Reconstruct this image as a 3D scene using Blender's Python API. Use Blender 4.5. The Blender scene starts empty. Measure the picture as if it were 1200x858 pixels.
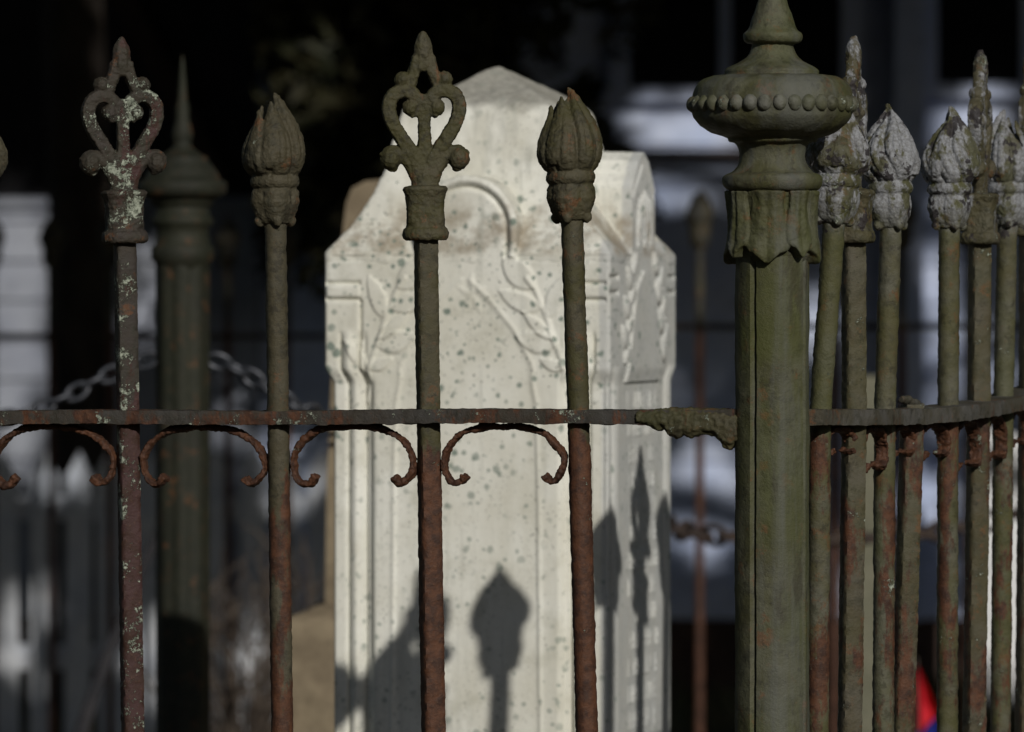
import bpy, bmesh, math, random
import numpy as np
from mathutils import Vector, Matrix, noise
R = math.radians
random.seed(7)
# ------------------------------------------------------------------ camera, world, sun, exposure
F = 7122.0                    # focal length in pixels of a 1200 px wide picture
CAMH = 1.35
HOR = 330.0                   # picture row of the horizon
scene = bpy.context.scene
cam = bpy.data.cameras.new('Camera')
camo = bpy.data.objects.new('Camera', cam)
scene.collection.objects.link(camo)
cam.sensor_width = 36.0
cam.lens = F/1200*36
TILT = math.atan((429-HOR)/F)
camo.location = (0, 0, CAMH)
camo.rotation_euler = (R(90)-TILT, 0, 0)
cam.clip_start = 0.1
cam.clip_end = 500
cam.dof.use_dof = True
cam.dof.focus_distance = 6.2
cam.dof.aperture_fstop = cam.lens/1000/0.0225
scene.camera = camo

SUN_EL, SUN_AZ = 24.3, 20.2   # azimuth: degrees to the right of straight behind the camera
w = bpy.data.worlds.new('World'); scene.world = w; w.use_nodes = True
nt = w.node_tree; bg = nt.nodes['Background']
sky = nt.nodes.new('ShaderNodeTexSky'); sky.sky_type = 'NISHITA'; sky.sun_disc = False
sky.sun_elevation = R(SUN_EL); sky.sun_rotation = R(180-SUN_AZ)
nt.links.new(sky.outputs[0], bg.inputs[0]); bg.inputs[1].default_value = 0.05
sl = bpy.data.lights.new('sun', 'SUN'); sl.energy = 4.2; sl.angle = R(0.5); sl.color = (1, .955, .88)
so = bpy.data.objects.new('sun', sl); scene.collection.objects.link(so)
sdir = Vector((math.sin(R(SUN_AZ))*math.cos(R(SUN_EL)), -math.cos(R(SUN_AZ))*math.cos(R(SUN_EL)), math.sin(R(SUN_EL))))
so.rotation_euler = sdir.to_track_quat('Z', 'Y').to_euler()
so.location = sdir*30
scene.view_settings.view_transform = 'Standard'; scene.view_settings.look = 'None'
scene.view_settings.exposure = -0.6; scene.view_settings.gamma = 1
scene.render.engine = 'CYCLES'

# ------------------------------------------------------------------ helpers
COL = scene.collection
def P(px, py, Y):
    a = (px-600)/F; b = -(py-429)/F
    fy = math.cos(TILT)+b*math.sin(TILT); fz = -math.sin(TILT)+b*math.cos(TILT)
    return Vector((a*Y/fy, Y, CAMH+fz*Y/fy))
class MB:
    def __init__(s): s.v = []; s.f = []
    def add(s, vs, fs):
        b = len(s.v); s.v += [tuple(v) for v in vs]; s.f += [tuple(i+b for i in f) for f in fs]
    def loft(s, rings, caps=True, closed=True):
        n = len(rings[0]); vs = [p for r in rings for p in r]; fs = []
        m = n if closed else n-1
        for i in range(len(rings)-1):
            for j in range(m):
                k = (j+1) % n
                fs.append((i*n+j, i*n+k, (i+1)*n+k, (i+1)*n+j))
        if caps:
            fs.append(tuple(range(n))[::-1]); fs.append(tuple((len(rings)-1)*n+j for j in range(n)))
        s.add(vs, fs)
    def lathe(s, prof, n=48, c=(0, 0, 0), fn=None):
        rings = []
        for r, z in prof:
            ring = []
            for j in range(n):
                a = 2*math.pi*j/n
                rr = r*(fn(a, z) if fn else 1)
                ring.append((c[0]+rr*math.cos(a), c[1]+rr*math.sin(a), c[2]+z))
            rings.append(ring)
        s.loft(rings)
    def box(s, x0, x1, y0, y1, z0, z1):
        s.loft([[(x0, y0, z), (x1, y0, z), (x1, y1, z), (x0, y1, z)] for z in (z0, z1)])
    def tube(s, pts, rad, n=10, depth=1.0, B=None, sq=False):
        pts = [Vector(p) for p in pts]; m = len(pts)
        if not hasattr(rad, '__len__'): rad = [rad]*m
        rings = []; prev = None
        for i, p in enumerate(pts):
            t = (pts[min(i+1, m-1)]-pts[max(i-1, 0)]).normalized()
            if B is not None:
                b = Vector(B); nn = t.cross(b).normalized()
            else:
                if prev is None:
                    prev = t.orthogonal().normalized()
                nn = (prev-t*prev.dot(t)).normalized(); prev = nn; b = t.cross(nn).normalized()
            r = rad[i]; ring = []
            for j in range(n):
                a = 2*math.pi*(j+.5)/n; ca, sa = math.cos(a), math.sin(a)
                if sq: 
                    k = 1/max(abs(ca), abs(sa)); k = min(k, 1.25); ca *= k; sa *= k
                ring.append(p+nn*r*ca+b*r*depth*sa)
            rings.append(ring)
        s.loft(rings)
    def ball(s, c, r, n=14, sc=(1, 1, 1)):
        rings = []
        for i in range(1, n):
            a = math.pi*i/n
            rings.append([(c[0]+sc[0]*r*math.sin(a)*math.cos(2*math.pi*j/n), c[1]+sc[1]*r*math.sin(a)*math.sin(2*math.pi*j/n), c[2]-sc[2]*r*math.cos(a)) for j in range(n)])
        s.loft(rings)
    def mesh(s, name='m'):
        me = bpy.data.meshes.new(name); me.from_pydata(s.v, [], s.f); me.update()
        bm = bmesh.new(); bm.from_mesh(me); bmesh.ops.recalc_face_normals(bm, faces=bm.faces); bm.to_mesh(me); bm.free()
        return me
def smooth(me, ang=40):
    me.polygons.foreach_set('use_smooth', [True]*len(me.polygons))
    if ang: me.set_sharp_from_angle(angle=R(ang))
    return me
def remesh(me, vox, it=2):
    o = bpy.data.objects.new('tmp', me); COL.objects.link(o)
    m = o.modifiers.new('r', 'REMESH'); m.mode = 'VOXEL'; m.voxel_size = vox; m.use_smooth_shade = True
    if it:
        m = o.modifiers.new('s', 'SMOOTH'); m.factor = .5; m.iterations = it
    bpy.context.view_layer.update()
    dg = bpy.context.evaluated_depsgraph_get()
    out = bpy.data.meshes.new_from_object(o.evaluated_get(dg))
    bpy.data.objects.remove(o)
    out.polygons.foreach_set('use_smooth', [True]*len(out.polygons))
    return out
def rough(me, layers, seed=0):
    """cast and rusted surface: push vertices along the normal; layers = [(scale, amp, power)]"""
    off = Vector((seed*7.3, seed*3.1, seed*5.7))
    ns = [v.normal.copy() for v in me.vertices]
    for v, n in zip(me.vertices, ns):
        d = 0
        for sc, amp, pw in layers:
            q = noise.noise(v.co*sc+off)
            if pw != 1: q = (abs(q)**pw)*(1 if q > 0 else -1)
            d += q*amp
        v.co += n*d
    me.update(); return me
def link(name, me, mat, parent=None, loc=(0, 0, 0), rot=(0, 0, 0)):
    o = bpy.data.objects.new(name, me); COL.objects.link(o)
    if mat is not None:
        me.materials.clear(); me.materials.append(mat)
    o.location = loc; o.rotation_euler = rot
    if parent: o.parent = parent
    return o
def tag(o, label=None, cat=None, group=None, kind=None):
    if label: o['label'] = label
    if cat: o['category'] = cat
    if group: o['group'] = group
    if kind: o['kind'] = kind
    return o
def empty(name, loc, label, cat, rz=0, group=None):
    o = bpy.data.objects.new(name, None); COL.objects.link(o); o.location = loc; o.rotation_euler = (0, 0, rz)
    return tag(o, label, cat, group)
def cr(pts, n=6):
    """catmull-rom"""
    pts = [Vector(p) for p in pts]; out = []
    q = [pts[0]*2-pts[1]]+pts+[pts[-1]*2-pts[-2]]
    for i in range(1, len(q)-2):
        for k in range(n):
            t = k/n; a, b, c, d = q[i-1], q[i], q[i+1], q[i+2]
            out.append(.5*((2*b)+(c-a)*t+(2*a-5*b+4*c-d)*t*t+(3*b-a-3*c+d)*t**3))
    out.append(pts[-1]); return out

# ------------------------------------------------------------------ materials
class NT:
    def __init__(s, name, rgh=.8, spec=.3):
        s.m = bpy.data.materials.new(name); s.m.use_nodes = True; s.t = s.m.node_tree; s.b = s.t.nodes['Principled BSDF']
        s.b.inputs['Roughness'].default_value = rgh; s.b.inputs['Specular IOR Level'].default_value = spec
        g = s.t.nodes.new('ShaderNodeNewGeometry'); s.pos = g.outputs['Position']
    def L(s, a, b): s.t.links.new(a, b)
    def noise(s, scale, detail=4, rough=.6, vec=None, off=0, stretch=None):
        v = vec or s.pos
        if stretch or off:
            mp = s.t.nodes.new('ShaderNodeMapping'); s.L(v, mp.inputs[0]); mp.inputs['Location'].default_value = (off, off*.7, off*1.3)
            if stretch: mp.inputs['Scale'].default_value = stretch
            v = mp.outputs[0]
        n = s.t.nodes.new('ShaderNodeTexNoise'); s.L(v, n.inputs['Vector']); n.inputs['Scale'].default_value = scale
        n.inputs['Detail'].default_value = detail; n.inputs['Roughness'].default_value = rough
        return n.outputs[0]
    def vor(s, scale, off=0):
        mp = s.t.nodes.new('ShaderNodeMapping'); s.L(s.pos, mp.inputs[0]); mp.inputs['Location'].default_value = (off, off, off)
        n = s.t.nodes.new('ShaderNodeTexVoronoi'); s.L(mp.outputs[0], n.inputs['Vector']); n.inputs['Scale'].default_value = scale
        return n
    def math(s, op, a, b=0.0, c=None):
        n = s.t.nodes.new('ShaderNodeMath'); n.operation = op
        for i, x in enumerate((a, b, c)):
            if x is None: continue
            if isinstance(x, (int, float)): n.inputs[i].default_value = x
            else: s.L(x, n.inputs[i])
        return n.outputs[0]
    def step(s, x, lo, hi):
        n = s.t.nodes.new('ShaderNodeMapRange'); n.interpolation_type = 'SMOOTHSTEP'; s.L(x, n.inputs[0])
        n.inputs[1].default_value = lo; n.inputs[2].default_value = hi; return n.outputs[0]
    def mix(s, f, a, b):
        n = s.t.nodes.new('ShaderNodeMix'); n.data_type = 'RGBA'
        for i, x in ((0, f), (6, a), (7, b)):
            if isinstance(x, (int, float)): n.inputs[i].default_value = x
            elif isinstance(x, tuple): n.inputs[i].default_value = (*x, 1)
            else: s.L(x, n.inputs[i])
        return n.outputs[2]
    def axis(s, i):
        n = s.t.nodes.new('ShaderNodeSeparateXYZ'); s.L(s.pos, n.inputs[0]); return n.outputs[i]
    def bump(s, h, strength, dist):
        n = s.t.nodes.new('ShaderNodeBump'); n.inputs['Strength'].default_value = strength; n.inputs['Distance'].default_value = dist
        s.L(h, n.inputs['Height']); s.L(n.outputs[0], s.b.inputs['Normal'])
    def done(s, col):
        if isinstance(col, tuple): s.b.inputs['Base Color'].default_value = (*col, 1)
        else: s.L(col, s.b.inputs['Base Color'])
        return s.m
OLIVE = (.050, .046, .017); GREY = (.066, .058, .034); RUST = (.090, .037, .018); DARKRUST = (.036, .017, .011); PURP = (.052, .025, .024)
def iron(name, base=OLIVE, base2=GREY, rust=RUST, lo=1.19, hi=1.27, topr=.30, lowr=.95, lichen=0.0, paint=0.0, green=0.0, streak=0, off=0):
    """old painted cast iron: paint and moss above, rust gaining downwards from the rail, lichen scabs, pale flaking paint"""
    m = NT(name, .66, .28)
    n1 = m.noise(14, 5, .65, off=off); n2 = m.noise(70, 5, .7, off=off+3); n3 = m.noise(260, 4, .7, off=off)
    c = m.mix(m.step(n1, .40, .62), base, base2)
    c = m.mix(m.math('MULTIPLY', m.step(n2, .45, .7), .6), c, (.030, .030, .020))
    c = m.mix(m.math('MULTIPLY', m.step(m.noise(38, 6, .75, off=off+41), .56, .66), .65), c, (.125, .052, .020))
    c = m.mix(m.math('MULTIPLY', m.step(m.noise(55, 6, .75, off=off+47), .54, .62), .6), c, (.020, .018, .012))
    if green: c = m.mix(m.math('MULTIPLY', m.step(m.noise(9, 4, .6, off=off+11), .38, .62), green), c, (.056, .064, .014))
    if streak:
        st = m.noise(28, 5, .6, off=off+2, stretch=(1, 1, .06)); c = m.mix(m.math('MULTIPLY', m.step(st, .45, .65), streak), c, (.092, .096, .085))
        c = m.mix(m.math('MULTIPLY', m.step(m.noise(30, 5, .7, off=off+6, stretch=(1, 1, .3)), .54, .66), .55), c, (.030, .026, .018))
    hz = m.step(m.axis(2), lo, hi)                       # 0 below the rail, 1 above
    th = m.math('MULTIPLY_ADD', hz, -(lowr-topr), lowr)
    rn = m.math('MULTIPLY_ADD', m.noise(24, 6, .7, off=off+5, stretch=(1, 1, .35)), 1.0, m.math('SUBTRACT', th, 1.0))
    rm = m.step(rn, .07, .15)
    rc = m.mix(m.step(n2, .35, .65), rust, DARKRUST)
    rc = m.mix(m.math('MULTIPLY', m.step(n3, .55, .72), .5), rc, (.12, .062, .034))
    c = m.mix(rm, c, rc)
    if paint:
        pm = m.step(m.math('ADD', m.math('MULTIPLY', m.noise(42, 5, .65, off=off+8, stretch=(1, 1, .45)), .65), m.math('MULTIPLY', n2, .35)), .56-paint*.12, .64-paint*.12)
        pm = m.math('MULTIPLY', pm, m.step(m.axis(2), 1.39, 1.44))
        c = m.mix(pm, c, m.mix(m.step(n3, .3, .7), (.27, .28, .30), (.13, .13, .13)))
        c = m.mix(m.math('MULTIPLY', m.math('MULTIPLY', m.step(m.noise(48, 4, .6, off=off+52), .585, .61), m.step(m.axis(2), 1.39, 1.40)), .9), c, (.022, .018, .020))
    h = m.math('ADD', m.math('MULTIPLY', n2, .6), m.math('MULTIPLY', n3, .4))
    if lichen:
        ln = m.math('ADD', m.math('MULTIPLY', m.noise(34, 3, .5, off=off+21), .5), m.math('MULTIPLY', m.noise(210, 5, .8, off=off+17), .5))
        lm = m.step(ln, .60-lichen*.035, .617-lichen*.035)
        c = m.mix(lm, c, m.mix(m.step(n3, .38, .62), (.10, .115, .085), (.33, .36, .29)))
        h = m.math('ADD', h, m.math('MULTIPLY', lm, .5))
    m.bump(h, 1.0, .0022)
    return m.done(c)
M = {}
M['iron'] = iron('iron_olive', topr=.40, lowr=.80, hi=1.24, lo=1.12, lichen=-1.2, off=1)
M['iron_b'] = iron('iron_brown', base=(.055, .047, .026), base2=(.07, .062, .04), topr=.44, lowr=.66, lo=1.10, hi=1.26, lichen=-1.0, off=4)
M['iron_lich'] = iron('iron_lichen', base=(.034, .028, .019), base2=(.038, .031, .027), rust=PURP, topr=.52, lowr=.85, lichen=1.3, off=9)
M['iron_r'] = iron('iron_right', base=(.070, .064, .030), base2=(.095, .092, .068), topr=.34, lowr=.56, lichen=-.6, paint=1.0, green=.4, off=14, hi=1.24)
M['iron_r2'] = iron('iron_right_spear', base=(.062, .052, .028), base2=(.08, .072, .052), topr=.40, lowr=.58, lichen=-.3, paint=.55, green=.2, off=18, hi=1.24)
M['rail'] = iron('iron_rail', base=(.040, .032, .024), base2=(.045, .042, .038), topr=.52, lowr=.6, lichen=.2, off=24)
M['scroll'] = iron('iron_scroll', topr=.95, lowr=.95, lichen=-.4, off=27)
M['rail_r'] = iron('iron_rail_right', base=(.06, .054, .038), base2=(.085, .082, .075), topr=.42, lowr=.5, lichen=-.8, off=29)
M['post'] = iron('iron_post', base=(.056, .055, .022), base2=(.088, .088, .056), topr=.26, lowr=.32, lichen=0, green=.55, streak=.7, off=33)
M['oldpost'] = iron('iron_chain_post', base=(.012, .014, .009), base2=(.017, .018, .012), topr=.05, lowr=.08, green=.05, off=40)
M['far_iron'] = iron('iron_far', base=(.03, .03, .028), rust=(.10, .045, .028), topr=.45, lowr=.95, off=44)

YAW = R(-16)
U = Vector((math.cos(YAW), math.sin(YAW), 0)); V = Vector((-U.y, U.x, 0)); N = -V
SC = P(589, 400, 7.667); SC.z = 0
HU, HN = .184, .163
def stone_mat():
    m = NT('white_marble', .75, .2)
    big = m.noise(5, 5, .6); mid = m.noise(22, 5, .65, off=3); fine = m.noise(130, 5, .7, off=7)
    streak = m.noise(9, 5, .6, off=13, stretch=(1, 1, .16))
    c = m.mix(m.step(big, .35, .65), (.65, .64, .56), (.77, .77, .71))
    c = m.mix(m.math('MULTIPLY', m.step(streak, .48, .66), .42), c, (.46, .44, .35))
    c = m.mix(m.math('MULTIPLY', m.step(mid, .50, .68), .30), c, (.36, .35, .27))
    # inscribed side coloured cooler grey to stand in for its weaker sunlight
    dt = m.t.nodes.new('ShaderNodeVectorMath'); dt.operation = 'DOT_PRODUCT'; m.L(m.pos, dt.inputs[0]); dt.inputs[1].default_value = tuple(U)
    side_shade = m.step(dt.outputs['Value'], U.dot(SC)+HU-.016, U.dot(SC)+HU-.011)
    c = m.mix(m.math('MULTIPLY', side_shade, .62), c, m.mix(m.step(mid, .35, .65), (.36, .38, .40), (.46, .47, .47)))
    # soot-grey weathering of the cap
    cap = m.step(m.math('ADD', m.axis(2), m.math('MULTIPLY', mid, .06)), 1.585, 1.61)
    c = m.mix(m.math('MULTIPLY', cap, .78), c, m.mix(m.step(fine, .35, .65), (.19, .18, .155), (.33, .32, .28)))
    # brown stain on the shoulders
    sh = m.math('SUBTRACT', m.step(m.axis(2), 1.375, 1.39), m.step(m.axis(2), 1.42, 1.47))
    c = m.mix(m.math('MULTIPLY', m.math('MULTIPLY', sh, m.step(m.noise(16, 5, .7, off=31), .42, .62)), .75), c, (.25, .20, .135))
    # green lichen spots, thick near the shoulders
    for sc, th, off in ((40, .30, 0), (62, .30, 5), (95, .26, 9), (120, .26, 14)):
        vo = m.vor(sc, off)
        gate = m.math('MULTIPLY', m.step(m.noise(9, 3, .6, off=off+2), .42, .56), m.math('MULTIPLY', m.math('MULTIPLY_ADD', m.step(m.axis(2), 1.0, 1.28), .4, .6), m.math('MULTIPLY_ADD', m.step(m.axis(2), 1.44, 1.52), -.75, 1.0)))
        d = m.math('ADD', vo.outputs['Distance'], m.math('ADD', m.math('MULTIPLY', fine, .30), m.math('MULTIPLY', m.noise(30, 4, .7, off=off+6), .42)))
        k = m.math('MULTIPLY', m.math('SUBTRACT', 1.0, m.step(d, th+.20, th+.29)), gate)
        c = m.mix(m.math('MULTIPLY', k, .85), c, (.14, .19, .16) if sc < 100 else (.13, .14, .12))
    fs2 = m.noise(60, 5, .65, off=23, stretch=(1, 1, .05))
    c = m.mix(m.math('MULTIPLY', m.math('MULTIPLY', m.step(fs2, .52, .66), m.step(big, .42, .6)), .35), c, (.30, .31, .27))
    # tiny dark pits
    vo = m.vor(210, 3); k = m.math('MULTIPLY', m.math('SUBTRACT', 1.0, m.step(vo.outputs['Distance'], .12, .24)), m.step(m.noise(14, 3, .6, off=19), .42, .6))
    c = m.mix(m.math('MULTIPLY', k, .6), c, (.16, .15, .12))
    m.bump(m.math('ADD', m.math('MULTIPLY', mid, .5), m.math('MULTIPLY', fine, .5)), .5, .0025)
    return m.done(c)
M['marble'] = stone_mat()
def plain(name, a, b, sc=10, rgh=.85, bump=.4, dist=.004, stretch=None, spec=.25):
    m = NT(name, rgh, spec); n = m.noise(sc, 6, .65, stretch=stretch); n2 = m.noise(sc*5, 4, .6, off=5)
    c = m.mix(m.step(n, .35, .65), a, b); c = m.mix(m.math('MULTIPLY', m.step(n2, .5, .7), .35), c, tuple(x*.6 for x in a))
    if bump: m.bump(m.math('ADD', n, n2), bump, dist)
    return m.done(c)
M['sandstone'] = plain('brown_sandstone', (.17, .135, .09), (.24, .195, .13), 14)
M['tanstone'] = plain('tan_stone', (.12, .12, .085), (.17, .165, .12), 12)
M['siding'] = plain('old_white_siding', (.25, .27, .33), (.32, .34, .39), 3)
M['blue_siding'] = plain('blue_grey_siding', (.44, .52, .74), (.56, .62, .78), 3)
M['trim'] = plain('painted_trim', (.42, .50, .72), (.52, .58, .76), 3)
M['shingle'] = plain('dark_shingles', (.022, .022, .026), (.035, .033, .036), 8)
M['foundation'] = plain('dark_brick_foundation', (.05, .035, .03), (.09, .06, .05), 12)
M['picket'] = plain('weathered_white_paint', (.50, .54, .62), (.64, .66, .70), 6)
M['white'] = plain('white_paint', (.68, .70, .72), (.78, .79, .80), 4)
M['bark'] = plain('bark', (.030, .024, .020), (.065, .052, .042), 18, stretch=(1, 1, .25), bump=.9, dist=.02)
M['dead'] = plain('dead_twigs', (.05, .04, .035), (.12, .095, .075), 20)
M['roof'] = plain('roof_slates', (.03, .03, .035), (.05, .05, .055), 9)
m_ = NT('window_glass', .25, .12); M['glass'] = m_.done((.008, .009, .012))
m_ = NT('galvanised_chain', .45, .5); m_.b.inputs['Metallic'].default_value = .6; M['chain'] = m_.done(m_.mix(m_.step(m_.noise(60), .4, .6), (.045, .05, .06), (.09, .095, .11)))
M['darkchain'] = plain('rusty_chain', (.03, .025, .025), (.07, .05, .04), 40)
m_ = NT('red_cloth', .8, .1); M['red'] = m_.done(m_.mix(m_.step(m_.noise(30), .4, .6), (.52, .018, .03), (.62, .03, .045)))
m_ = NT('blue_cloth', .8, .1); M['blue'] = m_.done((.02, .03, .22))
def leafmat(name, a, b, trans=.0):
    m = NT(name, .6, .3); c = m.mix(m.step(m.noise(6, 3), .35, .65), a, b); return m.done(c)
M['evergreen'] = leafmat('evergreen_leaves', (.018, .022, .010), (.05, .045, .022))
M['leaf'] = leafmat('broad_leaves', (.035, .055, .02), (.06, .08, .03))
M['grass'] = leafmat('grass_blades', (.045, .055, .02), (.10, .085, .04))
def ground():
    m = NT('ground', .95, .1); a = m.noise(1.2, 6, .6); b = m.noise(12, 6, .7, off=4); c = m.noise(70, 4, .7, off=9)
    col = m.mix(m.step(a, .4, .6), (.045, .055, .022), (.085, .062, .036)); col = m.mix(m.step(b, .45, .65), col, (.12, .075, .045))
    col = m.mix(m.math('MULTIPLY', m.step(c, .5, .7), .5), col, (.03, .025, .018)); m.bump(c, .8, .01); return m.done(col)
M['ground'] = ground()

# ------------------------------------------------------------------ ground
mb = MB(); n = 60
vs = []; fs = []
for i in range(n+1):
    for j in range(n+1):
        x = -200+400*i/n; y = -200+400*j/n
        vs.append((x, y, 0))
for i in range(n):
    for j in range(n): a = i*(n+1)+j; fs.append((a, a+n+1, a+n+2, a+1))
mb.add(vs, fs)
tag(link('ground', mb.mesh('ground'), M['ground']), kind='structure')

# ------------------------------------------------------------------ white gravestone
stone = empty('gravestone', SC, 'tall white marble gravestone with pyramid cap and carved leaves, spotted with green lichen', 'gravestone', YAW)
DF = 7.667-HN*.96
def zf(py, Y=DF): return P(600, py, Y).z
ZE = zf(297.5)
SPX = F/DF*math.cos(YAW)
fcx = 589-HN*math.sin(R(16))*F/DF
def fs_(px): return (px-fcx)/SPX                    # picture column -> metres along the front face
def seg_dist(S, Z, pts):
    d = np.full(S.shape, 9.0)
    for (x0, y0), (x1, y1) in zip(pts[:-1], pts[1:]):
        dx, dy = x1-x0, y1-y0; t = np.clip(((S-x0)*dx+(Z-y0)*dy)/(dx*dx+dy*dy+1e-12), 0, 1)
        d = np.minimum(d, np.hypot(S-x0-t*dx, Z-y0-t*dy))
    return d
def sstep(x, a, b):
    t = np.clip((x-a)/(b-a), 0, 1); return t*t*(3-2*t)
def leaf(S, Z, base, tip, wid, h=.0045):
    bx, by = base; tx, ty = tip; L = math.hypot(tx-bx, ty-by); ux, uy = (tx-bx)/L, (ty-by)/L
    a = ((S-bx)*ux+(Z-by)*uy)/L; b = -(S-bx)*uy+(Z-by)*ux
    b = b-.18*wid*np.sin(a*math.pi)
    wv = wid*np.sin(np.clip(a, 0, 1)**.8*math.pi)**.8
    ins = np.where((a > 0) & (a < 1), 1-np.abs(b)/(wv+1e-5), -1)
    out = h*sstep(ins, 0, .22)*(.65+.35*np.sin(np.clip(a, 0, 1)*math.pi))
    return np.where(ins > 0, out, 0)
def px2(px, py): return (fs_(px), zf(py))
def front_relief(S, Z):
    h = np.zeros(S.shape)
    up = sstep(Z, zf(452), zf(430))                 # upper block stands out, chamfered underneath
    aS = np.abs(S)
    h += -.009*(1-up)*(1-sstep(HU-aS, .046, .062))
    # pilaster fillets on both edges
    e = HU-aS
    low = 1-sstep(Z, zf(400), zf(385))
    h += low*(-.006*np.exp(-((e-.021)/.0022)**2)+.004*np.exp(-((e-.032)/.006)**2)-.007*np.exp(-((e-.045)/.0024)**2)-.0035*np.exp(-((e-.052)/.003)**2))
    
    # capital bars
    for y_ in (332, 351):
        h -= .005*np.exp(-((Z-zf(y_))/.0024)**2)*(e < .048)*(e > .002)
    h += .0018*(e < .045)*(e > .004)*((Z < zf(334)) & (Z > zf(349)))
    h -= .005*np.exp(-((e-.047)/.002)**2)*((Z < zf(351)) & (Z > zf(400)))
    # ledge under the eave
    h -= .005*np.exp(-((Z-zf(303))/.0022)**2)*(aS > .066)
    # inner drape line
    for sg in (-1, 1):
        pts = [(sg*.006, zf(330)), (sg*.028, zf(350)), (sg*.060, zf(385)), (sg*.083, zf(425)), (sg*.094, zf(470)), (sg*.098, zf(560)), (sg*.1, zf(900))]
        d = seg_dist(S, Z, pts); h += .0016*np.exp(-(d/.0035)**2)
    inside = aS < np.interp(Z, [zf(900), zf(470), zf(425), zf(385), zf(350), zf(330)], [.1, .094, .083, .06, .028, .006])
    h -= .0009*inside*(Z < zf(330))
    # leaf sprays
    for sg in (-1, 1):
        def q(px, py):
            x, z = px2(px, py); return (x*sg if sg > 0 else -x, z)
        T = S if sg > 0 else -S
        stem = [px2(672, 470), px2(664, 440), px2(652, 405), px2(640, 370), px2(627, 338), px2(618, 326)]
        d = seg_dist(T, Z, stem); h = np.maximum(h, h+.0026*np.sqrt(np.clip(1-(d/.0035)**2, 0, 1)))
        for b, t, wd in (((626, 338), (589, 294), .017), ((634, 362), (584, 340), .013), ((650, 398), (612, 364), .008), ((652, 404), (604, 392), .015),
                         ((644, 372), (662, 322), .012), ((662, 432), (632, 420), .008), ((664, 436), (690, 398), .009)):
            bb, tt = px2(*b), px2(*t)
            h = h+leaf(T, Z, bb, tt, wd, .0032)
    # rosette in the middle
    for a in range(5):
        th = a*2*math.pi/5+.3; c = px2(553, 345)
        h += leaf(S, Z, c, (c[0]+.02*math.cos(th), c[1]+.03*math.sin(th)), .004, .0010)
    # arch moulding above the eave
    ZA = zf(268); ro = .066
    rr = np.where(Z > ZA, np.hypot(S, Z-ZA), aS)
    arch = rr < ro
    h += .004*np.exp(-((rr-ro+.006)/.004)**2)*(Z > ZE-.004) - .005*np.exp(-((rr-ro+.015)/.0025)**2)*(Z > ZE-.004)
    h = np.where((Z > ZE+.0015) & (~arch), -.07, h)
    return h
ZG0, ZG1 = zf(232, 7.65), zf(178, 7.65)
random.seed(3)
glyphs = []
for row, py in enumerate(range(468, 1150, 31)):
    x = -.075+random.uniform(0, .02)
    while x < .075:
        ww = random.uniform(.009, .013)
        if random.random() < .88:
            glyphs.append((x, zf(py, 7.65), ww, random.randint(0, 5)))
        x += ww+.005
def side_relief(S, Z):
    h = np.zeros(S.shape); aS = np.abs(S); e = HN-aS
    up = sstep(Z, zf(452), zf(430)); h += -.004*(1-up)
    low = 1-sstep(Z, zf(440), zf(425))
    h += low*(-.006*np.exp(-((e-.018)/.003)**2)-.006*np.exp(-((e-.040)/.003)**2)+.003*np.exp(-((e-.029)/.005)**2))
    for y_ in (325, 343): h -= .005*np.exp(-((Z-zf(y_, 7.65))/.0026)**2)*(e < .045)
    h -= .006*np.exp(-((Z-zf(303))/.0025)**2)*(aS > .058)
    # blank raised tablet with a flat foot
    ins = (aS < np.interp(Z, [zf(447, 7.65), zf(400, 7.65), zf(340, 7.65), zf(320, 7.65)], [.088, .070, .045, .012])) & (Z > zf(447, 7.65)) & (Z < zf(318, 7.65))
    h += .004*ins
    for sg in (-1, 1):
        T = S*sg
        for k in range(7):
            zz = zf(425-17*k, 7.65); x0 = .098-.006*k
            h += leaf(T, Z, (x0, zz), (x0+.026*(1 if k % 2 else -1)*.7, zz+.030), .009, .006)
    # letters
    for gx, gz, ww, kind in glyphs:
        m_ = (np.abs(S-gx-ww/2) < ww) & (np.abs(Z-gz) < .014)
        if not m_.any(): continue
        a, c = S[m_], Z[m_]; hh = .010
        st = {0: [[(0, -hh), (0, hh)], [(0, 0), (ww, 0)], [(ww, -hh), (ww, hh)]], 1: [[(0, -hh), (0, hh), (ww, hh)], [(0, 0), (ww*.7, 0)], [(0, -hh), (ww, -hh)]],
              2: [[(0, -hh), (ww/2, hh), (ww, -hh)]], 3: [[(0, hh), (0, -hh), (ww, -hh)]], 4: [[(0, -hh), (0, hh), (ww, hh*.5), (0, 0), (ww, -hh)]], 5: [[(0, -hh), (0, hh), (ww, -hh), (ww, hh)]]}[kind]
        for pl in st:
            d = seg_dist(a, c, [(gx+p[0], gz+p[1]) for p in pl]); h[m_] += (.0016+.0006*math.sin(gx*900+gz*400))*np.exp(-(d/.0012)**2)
    # gabled arm above the eave
    W = .0555
    top = np.interp(aS, [0, .026, W], [ZG1, ZG1-.012, ZG0+.012])
    arm = (aS < W) & (Z < top)
    d = seg_dist(aS, Z, [(0, ZG1-.012), (W-.004, ZG0+.002)])
    h -= .004*np.exp(-(d/.003)**2)*(Z > ZE)
    for k in range(5):
        h += leaf(S, Z, ((k-2)*.016, zf(292-8*(k % 2), 7.65)), ((k-2)*.012, zf(222+6*abs(k-2), 7.65)), .006, .005)
    h = np.where((Z > ZE+.0015) & (~arm), -.095, h)
    return h
zs = np.concatenate([np.linspace(.32, .74, 16), np.arange(.745, ZG1+.004, .0018)])
faces4 = []
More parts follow.
